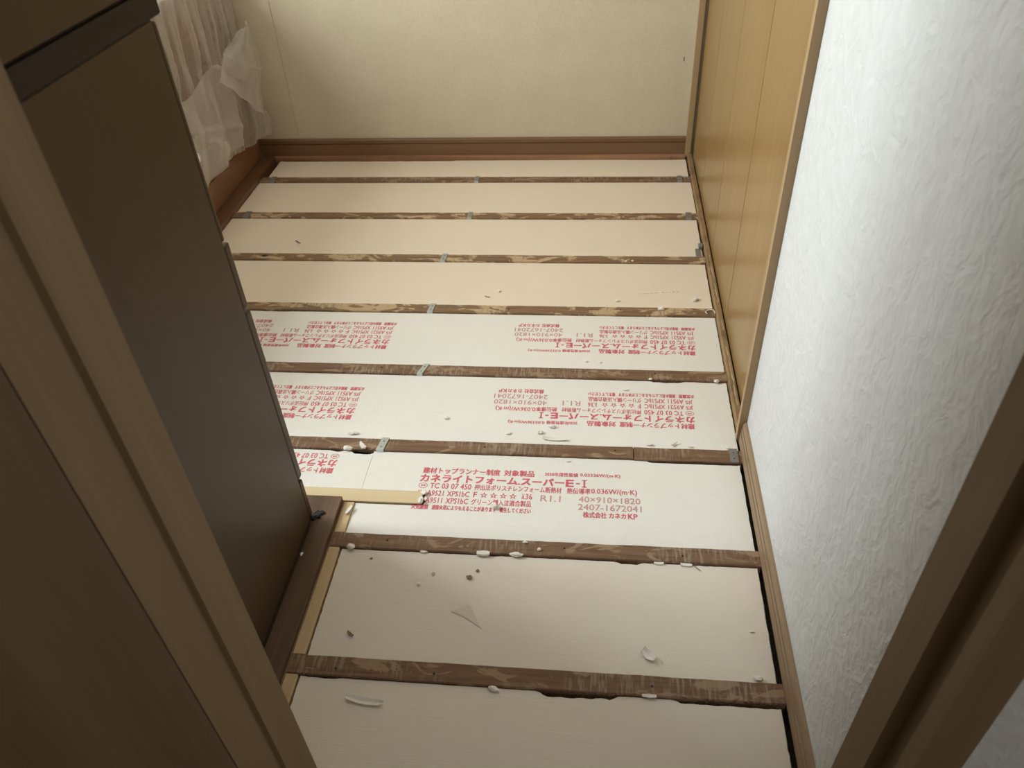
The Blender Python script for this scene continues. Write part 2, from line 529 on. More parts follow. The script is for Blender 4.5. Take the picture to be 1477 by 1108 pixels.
# ------------------------------------------------------------------ old floor remnants
b = BM()
n = 60
pts = [(-2.40, 2.303), (-2.40, 0.40)]
for i in range(n + 1):
    y = 0.40 + (2.303 - 0.40) * i / n
    pts.append((-1.7335 + 0.0018 * noise.noise((y * 12, 7, 0)), y))
prism(b, pts, 'z', ZU, ZO)
fl = obj('old_flooring', b, 'oldfloor')
tag(fl, 'reddish brown strip of old flooring left along the film-covered cabinet', 'flooring')
b = BM()
n = 40
pts = [(-2.40, 0.395), (-2.40, -0.2685), (-0.930, -0.2685)]
for i in range(n + 1):
    y = -0.2685 + (0.397 + 0.2685) * i / n
    pts.append((-0.9305 + 0.0012 * noise.noise((y * 15, 2, 0)), y))
prism(b, pts, 'z', ZU, ZO)
fl2 = obj('old_flooring', b, 'oldfloor2')
tag(fl2, 'dark grained old flooring edge under the tall brown cupboard', 'flooring')
b = BM()
bx(b, -0.9292, -0.9270, -0.2685, 0.395, ZU, -0.0015)
obj('cut_edge', b, 'splinter', fl2)

# ------------------------------------------------------------------ joists
JD = ['first thin joist from the back wall, streaked with pale patches', 'second joist from the back wall, blotched with pale torn patches', 'third joist from the back wall, yellowish with a dark knot',
      'fourth joist from the back wall, pale torn veneer along its left half', 'fifth joist from the back, between the two foam boards printed upside down', 'sixth joist from the back, spliced near its right end, beside upright lettering',
      'grey-brown joist just in front of the upright red lettering', 'nearest joist to the camera, scuffed grey at its left end']
def joist(x0, x1, k, mat, yo=0.0, w=0.040, dz=0.0):
    b = BM()
    yf = 0.303 * k + yo
    n = max(4, int((x1 - x0) / 0.02))
    prev = None
    for i in range(n + 1):
        x = x0 + (x1 - x0) * i / n
        a = 0.0011 * noise.noise((x * 14, k * 3.1, 0)) + 0.0007 * noise.noise((x * 60, k * 3.1, 0))
        c = 0.0011 * noise.noise((x * 14, k * 3.1 + 9, 0)) + 0.0007 * noise.noise((x * 55, k * 3.1 + 4, 0))
        t = 0.0006 * noise.noise((x * 30, k, 5)) + dz
        ring = [b.verts.new(p) for p in ((x, yf - w + c, ZU), (x, yf - w + c, t - 0.0018), (x, yf - w + c + 0.0015, t), (x, yf + a - 0.0015, t), (x, yf + a, t - 0.0018), (x, yf + a, ZU))]
        if prev:
            for q in range(6):
                b.faces.new((prev[q], prev[(q + 1) % 6], ring[(q + 1) % 6], ring[q]))
        else:
            b.faces.new(ring)
        prev = ring
    b.faces.new(list(reversed(prev)))
    o = obj('floor_joist', b, mat)
    return o
def nail_hole(parent, x, y, z=0.0004, r=0.0022):
    b = BM()
    bmesh.ops.create_cone(b, cap_ends=True, segments=10, radius1=r, radius2=r, depth=0.0012)
    for v in b.verts:
        v.co += Vector((x, y, z))
    obj('nail_hole', b, 'dark', parent)
holes = {0: (-0.832, -0.642, -0.236), 1: (-0.80, -0.41, -0.16), 2: (-0.62, -0.30), 3: (-0.95, -0.19), 4: (-0.62, -0.28), 5: (-1.2, -0.60), 6: (-1.34, -0.5), 7: (-1.18, -0.4)}
joists = []
for i in range(8):
    k = 7 - i
    x0 = -0.926 if k < 2 else -1.7315
    x1 = -0.0005
    mat = 'joist_b' if k in (3 + 1, 5, 6) else 'joist_a'
    if k == 2:
        o = joist(x0, -0.2565, 2, mat)
        tag(o, JD[i], 'joist', 'floor joists')
        o2 = joist(-0.2545, x1, 2, mat, 0.0, 0.0425, -0.0008)
        tag(o2, 'short reddish joist piece spliced on at the right, under the grey steel strap', 'joist', 'floor joists')
    else:
        o = joist(x0, x1, k, mat)
        tag(o, JD[i], 'joist', 'floor joists')
    joists.append(o)
    for hx in holes.get(k, ()):
        nail_hole(o, hx, 0.303 * k - 0.02 + random.uniform(-0.006, 0.006))
# dark knot in the third joist
b = BM()
bmesh.ops.create_uvsphere(b, u_segments=14, v_segments=8, radius=1.0)
for v in b.verts:
    v.co = Vector((-1.505 + v.co.x * 0.012, 0.303 * 5 - 0.0185 + v.co.y * 0.008, -0.0006 + v.co.z * 0.0016))
obj('knot', b, 'dark', joists[2])

# ------------------------------------------------------------------ insulation boards
def bumpf(x, xa, xb):
    if x <= xa or x >= xb:
        return 0.0
    t = (x - xa) / (xb - xa)
    e = min(t, 1 - t) * (xb - xa)
    return min(1.0, e / 0.012)
def foam(x0, x1, y0, y1, mat, seed, far=(), near=(), skewl=0.0, skewr=0.0, jit=1.0, extra=None):
    """board between two joists; far/near = chipped stretches (xa, xb, depth)"""
    b = BM()
    n = max(6, int((x1 - x0) / 0.008))
    def line(edge):
        out = []
        for i in range(n + 1):
            x = x0 + (x1 - x0) * i / n
            j = jit * (0.0009 * noise.noise((x * 22, seed * 5.3, edge)) + 0.0007 * noise.noise((x * 90, seed * 5.3, edge + 3)))
            chips = far if edge == 1 else near
            d = sum(c[2] * bumpf(x, c[0], c[1]) * (0.8 + 0.5 * noise.noise((x * 35, seed, 8))) for c in chips)
            y = (y1 - 0.0006 - abs(j) - d) if edge == 1 else (y0 + 0.0006 + abs(j) + d)
            t = (y - y0) / (y1 - y0)
            s = i / n
            xx = x + (skewl * t * (1 - s) + skewr * t * s)
            if i in (0, n):
                xx += 0.0
            out.append((xx, y))
        return out
    nl, fl_ = line(0), line(1)
    # side edges
    def side(pa, pb, sd):
        m_ = max(3, int(abs(pb[1] - pa[1]) / 0.01))
        return [(pa[0] + (pb[0] - pa[0]) * i / m_ + jit * 0.0012 * noise.noise((i * 0.9, seed * 2.2, sd)), pa[1] + (pb[1] - pa[1]) * i / m_) for i in range(1, m_)]
    out = nl + side(nl[-1], fl_[-1], 1) + list(reversed(fl_)) + side(fl_[0], nl[0], 2)
    cx = sum(p[0] for p in out) / len(out); cy = (y0 + y1) / 2
    def ring(z, ins):
        r = []
        for (x, y) in out:
            yy = y + (ins if y < cy else -ins)
            xx = x + (ins if x < x0 + 0.004 else (-ins if x > x1 - 0.004 else 0))
            r.append(b.verts.new((xx, yy, z)))
        return r
    top, mid, bot = ring(ZF, 0.0012), ring(ZF - 0.0015, 0.0), ring(ZU, 0.0)
    m2 = len(out)
    b.faces.new(top)
    b.faces.new(list(reversed(bot)))
    for A, B in ((mid, top), (bot, mid)):
        for i in range(m2):
            b.faces.new((A[i], A[(i + 1) % m2], B[(i + 1) % m2], B[i]))
    bmesh.ops.triangulate(b, faces=[f for f in b.faces if len(f.verts) > 4])
    return obj('insulation_board', b, mat)
def gy(k):           # room between joist k and k+1
    return 0.303 * k, 0.303 * (k + 1) - 0.040
FB = []
XL = -1.7315
o = foam(-1.712, -0.006, 2.1215, 2.292, 'foam_p', 1, far=((-1.70, -0.95, 0.006), (-0.25, -0.02, 0.003)), near=())
tag(o, 'narrow blank cream foam board against the back baseboard', 'foam board', 'foam boards between the joists'); FB.append(o)
o = foam(XL, -0.002, *gy(6), 'foam_p', 2)
tag(o, 'blank cream foam board, second from the back wall', 'foam board', 'foam boards between the joists'); FB.append(o)
o = foam(XL, -0.0055, *gy(5), 'foam_p', 3)
tag(o, 'blank cream foam board, third from the back, by the bent steel bracket', 'foam board', 'foam boards between the joists'); FB.append(o)
o = foam(XL, -0.004, *gy(4), 'foam_p', 4)
tag(o, 'blank cream foam board with a dotted crumb trail, behind the printed ones', 'foam board', 'foam boards between the joists'); FB.append(o)
P5 = foam(XL, -0.002, *gy(3), 'foam_w', 5, far=((-1.4, -1.3, 0.002),))
tag(P5, 'farther cream foam board with two upside-down red prints', 'foam board', 'foam boards between the joists')
P6 = foam(XL, -0.003, *gy(2)[:1], gy(2)[1], 'foam_w', 6, far=((-0.205, -0.115, 0.006), (-0.08, -0.01, 0.002)))
tag(P6, 'nearer cream foam board with two upside-down red prints', 'foam board', 'foam boards between the joists')
P7L = foam(XL, -0.8968, 0.4375, gy(1)[1], 'foam_w', 7, far=((-1.01, -0.972, 0.004), (-0.955, -0.890, 0.013)), skewr=0.0, jit=0.5)
tag(P7L, 'offcut foam board with a chipped corner beside the tall cupboard', 'foam board', 'foam boards between the joists')
# board with upright print: notch for the pine batten
b = BM()
def upright_board():
    y0, y1 = gy(1)
    out = [(-0.9015, y0 + 0.001)]
    xs = [-0.9015 + (0.8955) * i / 110 for i in range(1, 110)]
    out += [(x, y0 + 0.0008 + abs(0.0012 * noise.noise((x * 30, 3, 3)))) for x in xs]
    out += [(-0.0060, y0 + 0.001)]
    out += [(-0.0060 - 0.0025 * abs(noise.noise((i * 0.8, 2, 2))), y0 + 0.001 + (y1 - y0 - 0.002) * i / 24) for i in range(1, 24)]
    out += [(-0.0050, y1 - 0.006)]
    for x in reversed(xs):
        d = 0.0008 + abs(0.0012 * noise.noise((x * 30, 8, 3))) + 0.0065 * bumpf(x, -0.228, 0.02)
        out.append((x, y1 - d))
    out += [(-0.8965, y1 - 0.001)]
    out += [(-0.8965 + 0.0012 * noise.noise((i, 4, 4)), y1 - (y1 - 0.438) * i / 12) for i in range(1, 12)]
    out += [(-0.897, 0.4385)]
    out += [(-0.897 + (0.150) * i / 20, 0.4385 + abs(0.0012 * noise.noise((i * 0.9, 6, 4)))) for i in range(1, 20)]
    out += [(-0.7440, 0.4385), (-0.7400, 0.430), (-0.7435, 0.417), (-0.7385, 0.408), (-0.7425, 0.3945)]
    out += [(-0.7425 - (0.155) * i / 20, 0.3940 - abs(0.0008 * noise.noise((i * 0.9, 9, 4)))) for i in range(1, 20)]
    out += [(-0.9015, 0.3935)]
    return out
ol = upright_board()
vt = [b.verts.new((x, y, ZF)) for x, y in ol]
vb = [b.verts.new((x, y, ZU)) for x, y in ol]
b.faces.new(vt); b.faces.new(list(reversed(vb)))
for i in range(len(ol)):
    j = (i + 1) % len(ol)
    b.faces.new((vb[i], vb[j], vt[j], vt[i]))
bmesh.ops.triangulate(b, faces=[f for f in b.faces if len(f.verts) > 4])
P7 = obj('insulation_board', b, 'foam_w')
tag(P7, 'pale foam board with the red lettering the right way up', 'foam board', 'foam boards between the joists')
o = foam(-0.8985, -0.0085, *gy(0), 'foam', 9, far=((-0.30, -0.245, 0.007), (-0.60, -0.55, 0.002)), near=(), skewr=0.002, skewl=0.0, jit=1.6)
tag(o, 'large blank foam board just beyond the nearest joist, with an L-shaped sliver on it', 'foam board', 'foam boards between the joists')
R8 = o
o = foam(-0.8990, -0.0085, -0.262, -0.040, 'foam', 10, far=((-0.445, -0.300, 0.011), (-0.196, 0.02, 0.007), (-0.89, -0.82, 0.003)), jit=1.6)
tag(o, 'blank foam board nearest the camera, chipped along its far edge', 'foam board', 'foam boards between the joists')
R9 = o

# ------------------------------------------------------------------ printed lettering
def text_mesh(body, bold=0.0):
    cu = bpy.data.curves.new('t', 'FONT')
    cu.body = body
    cu.size = 1.0
    cu.offset = bold
    cu.resolution_u = 2
    ob = bpy.data.objects.new('t', cu)
    COL.objects.link(ob)
    dg = bpy.context.evaluated_depsgraph_get()
    me = bpy.data.meshes.new_from_object(ob.evaluated_get(dg))
    bpy.data.objects.remove(ob)
    bpy.data.curves.remove(cu)
    return me
def add_text(bm, body, x0, x1, yb, yt, bold=0.0, full=True):
    """fit body into the box (x0..x1, yb..yt), local print coordinates"""
    me = text_mesh(body)
    xs = [v.co.x for v in me.vertices]; yy = [v.co.y for v in me.vertices]
    if not xs:
        return
    ax, bx_, ay, by = min(xs), max(xs), min(yy), max(yy)
    sh = [(0, 0, 0)] if bold <= 0 else [(-0.5, -0.4, 0), (0.5, -0.4, 0.00002), (-0.5, 0.4, 0.00004), (0.5, 0.4, 0.00006)]
    for (ox, oy, oz) in sh:
        st = len(bm.verts)
        bm.from_mesh(me)
        bm.verts.ensure_lookup_table()
        for v in bm.verts[st:]:
            v.co = Vector((x0 + (v.co.x - ax) / (bx_ - ax) * (x1 - x0) + ox * bold, yb + (v.co.y - ay) / (by - ay) * (yt - yb) + oy * bold, oz))
    bpy.data.meshes.remove(me)
def ring_mark(bm, x0, x1, y0, y1):
    n_ = 24
    cx, cy, rx, ry = (x0 + x1) / 2, (y0 + y1) / 2, (x1 - x0) / 2, (y1 - y0) / 2
    A = [bm.verts.new((cx + rx * math.cos(t * 2 * math.pi / n_), cy + ry * math.sin(t * 2 * math.pi / n_), 0)) for t in range(n_)]
    B = [bm.verts.new((cx + (rx - .0014) * math.cos(t * 2 * math.pi / n_), cy + (ry - .0014) * math.sin(t * 2 * math.pi / n_), 0)) for t in range(n_)]
    for i in range(n_):
        bm.faces.new((A[i], A[(i + 1) % n_], B[(i + 1) % n_], B[i]))
# print layout, origin = top left of the first line, x right, y up (metres)
def rect(bm, x0, x1, y0, y1):
    bm.faces.new([bm.verts.new((x, y, 0)) for x, y in ((x0, y0), (x1, y0), (x1, y1), (x0, y1))])
def print_mesh(lines):
    bm = BM()
    T = lambda body, x0, x1, yb, yt, bold: add_text(bm, body, x0, x1, yb, yt, bold)
    T('建材トップランナー制度', 0.003, 0.190, -0.019, 0.0, 0.0011)
    T('対象製品', 0.200, 0.272, -0.019, 0.0, 0.0011)
    T('カネライトフォーム.スーパー', 0.001, 0.3435, -0.047, -0.023, 0.0019)
    T('E', 0.349, 0.366, -0.046, -0.0245, 0.0022)
    rect(bm, 0.372, 0.381, -0.0375, -0.0335)
    rect(bm, 0.3895, 0.3935, -0.046, -0.0245)          # I with serifs
    rect(bm, 0.3855, 0.3975, -0.047, -0.0445)
    rect(bm, 0.3855, 0.3975, -0.026, -0.0235)
    ring_mark(bm, 0.0, 0.022, -0.068, -0.051)
    T('JIS', 0.005, 0.017, -0.0625, -0.0565, 0.0006)
    T('TC 03 07 450', 0.0280, 0.1265, -0.0675, -0.0505, 0.0006)
    T('押出法ポリスチレンフォーム断熱材', 0.1345, 0.339, -0.068, -0.050, 0.0005)
    if lines > 3:
        T('2030年度性能値', 0.297, 0.376, -0.0145, -0.002, 0.0006)
        T('0.03336W/(m·K)', 0.381, 0.475, -0.0145, -0.002, 0.0007)
        T('熱伝導率', 0.352, 0.406, -0.068, -0.050, 0.0006)
        T('0.036W/(m·K)', 0.408, 0.513, -0.069, -0.0495, 0.0006)
        for y0, y1, code in ((-0.0905, -0.0740, 'A9521'), (-0.1130, -0.0960, 'A9511')):
            T('JIS', 0.001, 0.0195, y0, y1, 0.0005)
            T(code, 0.0245, 0.0640, y0, y1, 0.0005)
            T('XPS1bC', 0.0725, 0.1250, y0, y1, 0.0005)
        T('F', 0.1350, 0.1430, -0.0905, -0.0740, 0.0005)
        for k in range(4):
            T('☆', 0.1505 + k * 0.0228, 0.1680 + k * 0.0228, -0.0910, -0.0735, 0.0004)
        T('λ', 0.2480, 0.2550, -0.0905, -0.0740, 0.0005)
        T('36', 0.2570, 0.2720, -0.0905, -0.0740, 0.0005)
        T('グリーン購入法適合製品', 0.1325, 0.2710, -0.1135, -0.0955, 0.0005)
        T('火気厳禁', -0.004, 0.0350, -0.133, -0.1185, 0.0008)
        T('溶接火花によりもえることがあります', 0.0435, 0.1925, -0.133, -0.1185, 0.0008)
        T('養生してください', 0.2005, 0.2720, -0.133, -0.1185, 0.0008)
        T('株式会社', 0.391, 0.4435, -0.138, -0.121, 0.0009)
        T('カネカ', 0.449, 0.4865, -0.137, -0.122, 0.0010)
        T('KP', 0.4915, 0.512, -0.137, -0.122, 0.0009)
    me = bpy.data.meshes.new('printed_lettering')
    bm.to_mesh(me); bm.free()
    me.materials.append(M['red'])
    return me
def stamp_mesh():
    bm = BM()
    add_text(bm, 'R1.1', 0.292, 0.338, -0.095, -0.076, 0.0004)
    add_text(bm, '40×910×1820', 0.380, 0.520, -0.0925, -0.075, 0.0004)
    add_text(bm, '2407-1672041', 0.379, 0.522, -0.116, -0.098, 0.0004)
    me = bpy.data.meshes.new('stamped_numbers')
    bm.to_mesh(me); bm.free()
    me.materials.append(M['pink'])
    return me
ME6, ME3, MES = print_mesh(6), print_mesh(3), stamp_mesh()
def put_print(board, x, y, flip, me=ME6, stamp=True, rot=0.0):
    for nm, m_ in (('printed_lettering', me), ('stamped_numbers', MES)):
        if nm == 'stamped_numbers' and not stamp:
            continue
        o_ = bpy.data.objects.new(nm, m_)
        COL.objects.link(o_)
        o_['kind'] = 'stuff'
        o_.parent = board
        o_.location = Vector((x, y, ZF + 0.0003)) - board.location
        o_.rotation_euler = (0, 0, (math.pi if flip else 0) + rot)
put_print(P7, -0.7635, 0.517, False)
put_print(P5, -0.071, 0.985, True, rot=-0.004)
put_print(P5, -0.958, 0.985, True)
put_print(P6, -0.098, 0.681, True, rot=-0.004)
put_print(P6, -0.984, 0.678, True)
put_print(P7L, -0.980, 0.484, True, me=ME3, stamp=False)

# ------------------------------------------------------------------ pine packing strips and batten
for (ya, yb, lab) in ((0.304, 0.3935, 'short pale pine strip beside the cupboard corner, beyond the grey-brown joist'),
                      (0.001, 0.2625, 'long pale pine strip between the two nearest joists'),
                      (-0.2680, -0.041, 'pale pine strip in the foreground, cut off by the door jamb')):
    b = BM(); bx(b, -0.9265, -0.9025, ya, yb, ZU, -0.0015, 0.001)
    tag(obj('pine_strip', b, 'pine'), lab, 'wood strip', 'pine strips along the old flooring')
b = BM(); bx(b, -1.7310, -0.7465, 0.398, 0.4365, ZU, -0.0022, 0.0012)
bt = tag(obj('pine_batten', b, 'pinex'), 'pale new pine batten let into the printed foam board', 'batten')

# ------------------------------------------------------------------ zinc straps over the joists
def strap(x, k, w, rot, mat, lab, yo=0.0):
    b = BM()
    y1 = 0.303 * k + 0.0012; y0 = y1 - 0.0424
    t = 0.0009
    prof = [(y0 - t, -0.016), (y0 - t, t + 0.0012), (y1 + t, t + 0.0012), (y1 + t, -0.012), (y1, -0.012), (y1, 0.0012), (y0, 0.0012), (y0, -0.016)]
    prism(b, prof, 'x', x - w / 2, x + w / 2)
    if rot:
        c = Vector((x, (y0 + y1) / 2, 0))
        for v in b.verts:
            v.co.x += (v.co.y - c.y) * rot
    o_ = obj('strap', b, mat)
    o_.name = 'joist_strap'
    tag(o_, lab, 'bracket', 'metal straps on the joists')
    for dy in (0.010, 0.030):
        b2 = BM()
        bmesh.ops.create_cone(b2, cap_ends=True, segments=10, radius1=0.0016, radius2=0.0016, depth=0.0008)
        for v in b2.verts:
            v.co += Vector((x + (y0 + dy - (y0 + y1) / 2) * rot, y0 + dy, t + 0.0014))
        obj('nail_hole', b2, 'dark', o_)
strap(-1.679, 7, 0.020, 0.0, 'grey_steel', 'dull grey strap at the left end of the joist nearest the back wall')
strap(-0.837, 7, 0.016, 0.0, 'zinc', 'small grey strap mid-way along the joist nearest the back wall')
strap(-0.044, 7, 0.018, 0.0, 'grey_steel', 'dull grey strap at the right end of the joist nearest the back wall')
strap(-1.677, 6, 0.022, 0.0, 'grey_steel', 'dull grey strap at the left end of the second joist from the back')
strap(-0.823, 6, 0.016, 0.0, 'zinc', 'small bluish strap mid-way along the second joist from the back')
strap(-0.032, 6, 0.020, 0.0, 'grey_steel', 'dull grey strap at the right end of the second joist from the back')
strap(-0.871, 5, 0.018, 0.1, 'zinc', 'shiny zinc strap on the third joist from the back wall')
strap(-0.860, 4, 0.017, 0.1, 'zinc', 'shiny zinc strap on the fourth joist, behind the printed boards')
strap(-0.831, 3, 0.016, 0.30, 'zinc', 'slanting zinc strap between the two boards printed upside down')
strap(-0.878, 2, 0.019, 0.15, 'zinc', 'shiny zinc strap beside the chipped foam corner')
strap(-0.018, 2, 0.020, 0.0, 'grey_steel', 'grey steel strap at the right end of the spliced joist')
# bent bracket standing by the closet rail
br = empty('bent_bracket', (-0.02, 1.545, ZF))
tag(br, 'bent grey steel bracket lying by the closet rail on the third foam board', 'bracket')
b = BM(); bx(b, -0.0285, -0.0115, 1.514, 1.572, ZF + 0.0004, ZF + 0.0030, 0.0005); obj('plate', b, 'grey_steel', br)
b = BM(); bx(b, -0.0170, -0.0035, 1.570, 1.592, ZF + 0.0028, ZF + 0.0125, 0.0008); obj('tab', b, 'grey_steel', br)

# ------------------------------------------------------------------ tall cupboard with its side to the camera
cp = empty('tall_cupboard', (-1.40, 0.05, ZO))
tag(cp, 'tall dark brown cupboard seen from its side, standing left of the foam boards', 'cupboard')
XC = -0.980
CB = -0.262
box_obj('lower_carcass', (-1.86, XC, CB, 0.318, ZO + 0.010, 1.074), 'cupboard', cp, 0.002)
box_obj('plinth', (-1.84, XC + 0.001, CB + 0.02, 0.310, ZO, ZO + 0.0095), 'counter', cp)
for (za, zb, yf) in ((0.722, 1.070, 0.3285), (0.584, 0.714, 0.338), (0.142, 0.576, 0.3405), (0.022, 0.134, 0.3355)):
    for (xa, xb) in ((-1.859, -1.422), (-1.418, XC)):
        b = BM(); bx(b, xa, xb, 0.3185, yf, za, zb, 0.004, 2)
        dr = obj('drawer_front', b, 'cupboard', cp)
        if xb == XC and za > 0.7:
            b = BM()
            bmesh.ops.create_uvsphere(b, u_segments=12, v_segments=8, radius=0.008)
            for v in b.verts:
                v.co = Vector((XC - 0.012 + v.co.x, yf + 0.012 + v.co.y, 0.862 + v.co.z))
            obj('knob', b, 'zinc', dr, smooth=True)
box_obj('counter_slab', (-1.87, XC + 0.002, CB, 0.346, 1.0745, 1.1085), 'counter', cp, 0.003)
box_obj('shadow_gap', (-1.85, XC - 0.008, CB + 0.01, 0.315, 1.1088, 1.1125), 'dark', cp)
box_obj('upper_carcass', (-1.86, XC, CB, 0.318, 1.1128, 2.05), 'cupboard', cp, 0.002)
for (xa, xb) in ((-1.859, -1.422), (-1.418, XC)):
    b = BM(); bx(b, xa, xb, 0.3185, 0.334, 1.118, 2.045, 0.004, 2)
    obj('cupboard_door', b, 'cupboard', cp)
# black residue smeared at its foot
b = BM()
bmesh.ops.create_icosphere(b, subdivisions=3, radius=1.0)
for v in b.verts:
    d = 1 + 0.8 * noise.noise(v.co * 2.0) + 0.5 * noise.noise(v.co * 5.0)
    v.co = Vector((-0.972 + v.co.x * 0.013 * d, 0.336 + v.co.y * 0.010 * d + v.co.x * 0.006, ZO + 0.0022 + max(v.co.z, -0.7) * 0.003 * d))
tag(obj('sticky_residue', b, 'gunk', smooth=True), 'black sticky smear at the foot of the cupboard corner', 'residue')

# ------------------------------------------------------------------ low kitchen cabinet under masking film
kc = empty('low_cabinet', (-2.08, 1.45, ZO))
tag(kc, 'low reddish brown cabinet under crumpled film, against the back wall', 'cabinet')
box_obj('carcass', (-2.395, -1.8085, 0.60, 2.303, ZO, 0.735), 'cabinet', kc, 0.002)
box_obj('kick_board', (-1.808, -1.7935, 0.60, 2.303, ZO, 0.118), 'cabinet', kc, 0.001)
for (ya, yb) in ((0.605, 1.17), (1.174, 1.735), (1.739, 2.300)):
    b = BM(); bx(b, -1.808, -1.7925, ya, yb, 0.121, 0.695, 0.002)
    obj('cabinet_door', b, 'cabinet', kc)
box_obj('worktop', (-2.395, -1.786, 0.595, 2.303, 0.7355, 0.755), 'ceiling', kc, 0.004)

def sheet(fn, nu, nv):
    b2 = BM()
    g = [[b2.verts.new(fn(i / nu, j / nv)) for j in range(nv + 1)] for i in range(nu + 1)]
    for i in range(nu):
        for j in range(nv):
            b2.faces.new((g[i][j], g[i + 1][j], g[i + 1][j + 1], g[i][j + 1]))
    return b2
fm = empty('masking_film', (-1.76, 1.9, 0.10))
tag(fm, 'crumpled translucent plastic masking film draped over the low cabinet', 'plastic film')
def ridge(t):
    return 1 - abs(((t % 1.0) * 2) - 1)
def main_fn(u, v):
    y = 0.75 + u * (2.300 - 0.75)
    s = 0.66 - v * 1.25                       # arc: from worktop edge down (s<0 = front)
    hem = 0.172 - 0.085 * max(0, (y - 1.70)) + 0.006 * math.sin(y * 23) + 0.003 * math.sin(y * 61)
    if v < 0.30:                              # lying over the worktop
        t = v / 0.30
        x = -2.36 + t * (2.36 - 1.782)
        z = 0.7585 + 0.010 * abs(noise.noise((x * 6, y * 5, 1))) + 0.006 * noise.noise((x * 17, y * 14, 2)) + 0.004
        return Vector((x, y, z))
    t = (v - 0.30) / 0.70
    z = 0.762 - t * (0.762 - hem)
    slant = y + 0.16 * t + 0.02 * noise.noise((t * 3, y * 2, 4))
    pl = 0.5 * ridge(slant * 11) + 0.30 * ridge(slant * 23 + 0.7 * noise.noise((y * 4, z * 2, 1))) + 0.2 * ridge(slant * 47)
    amp = 0.006 + 0.026 * min(1, t * 4)
    x = -1.780 + amp * pl + 0.012 * noise.noise((y * 9, z * 9, 3)) * min(1, t * 5) + 0.008
    x += 0.045 * max(0, min(1, (y - 2.10) / 0.15)) * math.exp(-((z - 0.17) / 0.09) ** 2)
    return Vector((x, min(y, 2.3), z))
obj('draped_sheet', sheet(main_fn, 240, 70), 'film', fm, smooth=True)
def low_fn(u, v):
    y = 1.45 + u * 0.58
    top = 0.475 + 0.018 * math.sin(u * 9) + 0.006 * noise.noise((y * 14, 0, 1))
    hem = 0.184 + 0.005 * math.sin(y * 17)
    z = top + (hem - top) * v
    f = 0.5 + 0.5 * noise.noise((y * 3.5 + z * 2, z * 3, 2))
    g = ridge((y - 0.35 * z) * 5.5 + 0.3 * noise.noise((y * 3, z * 3, 4)))
    h_ = ridge((y * 0.5 + z * 1.5) * 3.1 + 0.2) ** 6
    x = -1.748 + 0.030 * g * min(1, v * 3 + 0.15) + 0.024 * f * min(1, v * 2 + 0.1) + 0.010 * h_
    return Vector((x, y, z))
obj('overlapping_sheet', sheet(low_fn, 90, 50), 'film2', fm, smooth=True)
FL = [(-1.715, 2.20, 0.548), (-1.710, 2.10, 0.535), (-1.705, 2.01, 0.520), (-1.702, 1.955, 0.490), (-1.700, 1.915, 0.457)]
FR = [(-1.712, 2.285, 0.567), (-1.700, 2.287, 0.460), (-1.697, 2.288, 0.378), (-1.726, 2.288, 0.270), (-1.735, 2.286, 0.185)]
def lerp_list(lst, t):
    f_ = t * (len(lst) - 1)
    i_ = min(int(f_), len(lst) - 2)
    f_ -= i_
    f_ = f_ * f_ * (3 - 2 * f_)
    return Vector(lst[i_]).lerp(Vector(lst[i_ + 1]), f_)
def flap_fn(u, v):
    # loose corner that billows out along the back wall
    p = lerp_list(FL, v).lerp(lerp_list(FR, v), u)
    w_ = math.sin(math.pi * u)
    p.x += 0.030 * w_ * (0.4 + v) + 0.010 * noise.noise((u * 5, v * 4, 7)) + 0.006 * ridge(u * 4 + v * 2)
    p.z += -0.030 * w_ * v + 0.008 * noise.noise((u * 6, v * 3, 1)) * (1 - v)
    p.y = min(p.y + 0.010 * noise.noise((u * 3, v * 7, 2)), 2.300)
    return p
obj('loose_flap', sheet(flap_fn, 36, 50), 'film2', fm, smooth=True)
def fold_fn(u, v):
    # crumpled fold hanging lowest, in front of the rest
    y = 1.58 + u * 0.25 + 0.03 * v
    z = 0.385 - 0.05 * u - v * (0.165 - 0.04 * u)
    x = -1.722 + 0.020 * math.sin(u * 7 + v * 2) + 0.018 * noise.noise((y * 18, z * 16, 8)) + 0.010 * ridge((y - z) * 14)
    return Vector((x, y, z))
obj('crumpled_fold', sheet(fold_fn, 36, 30), 'film2', fm, smooth=True)

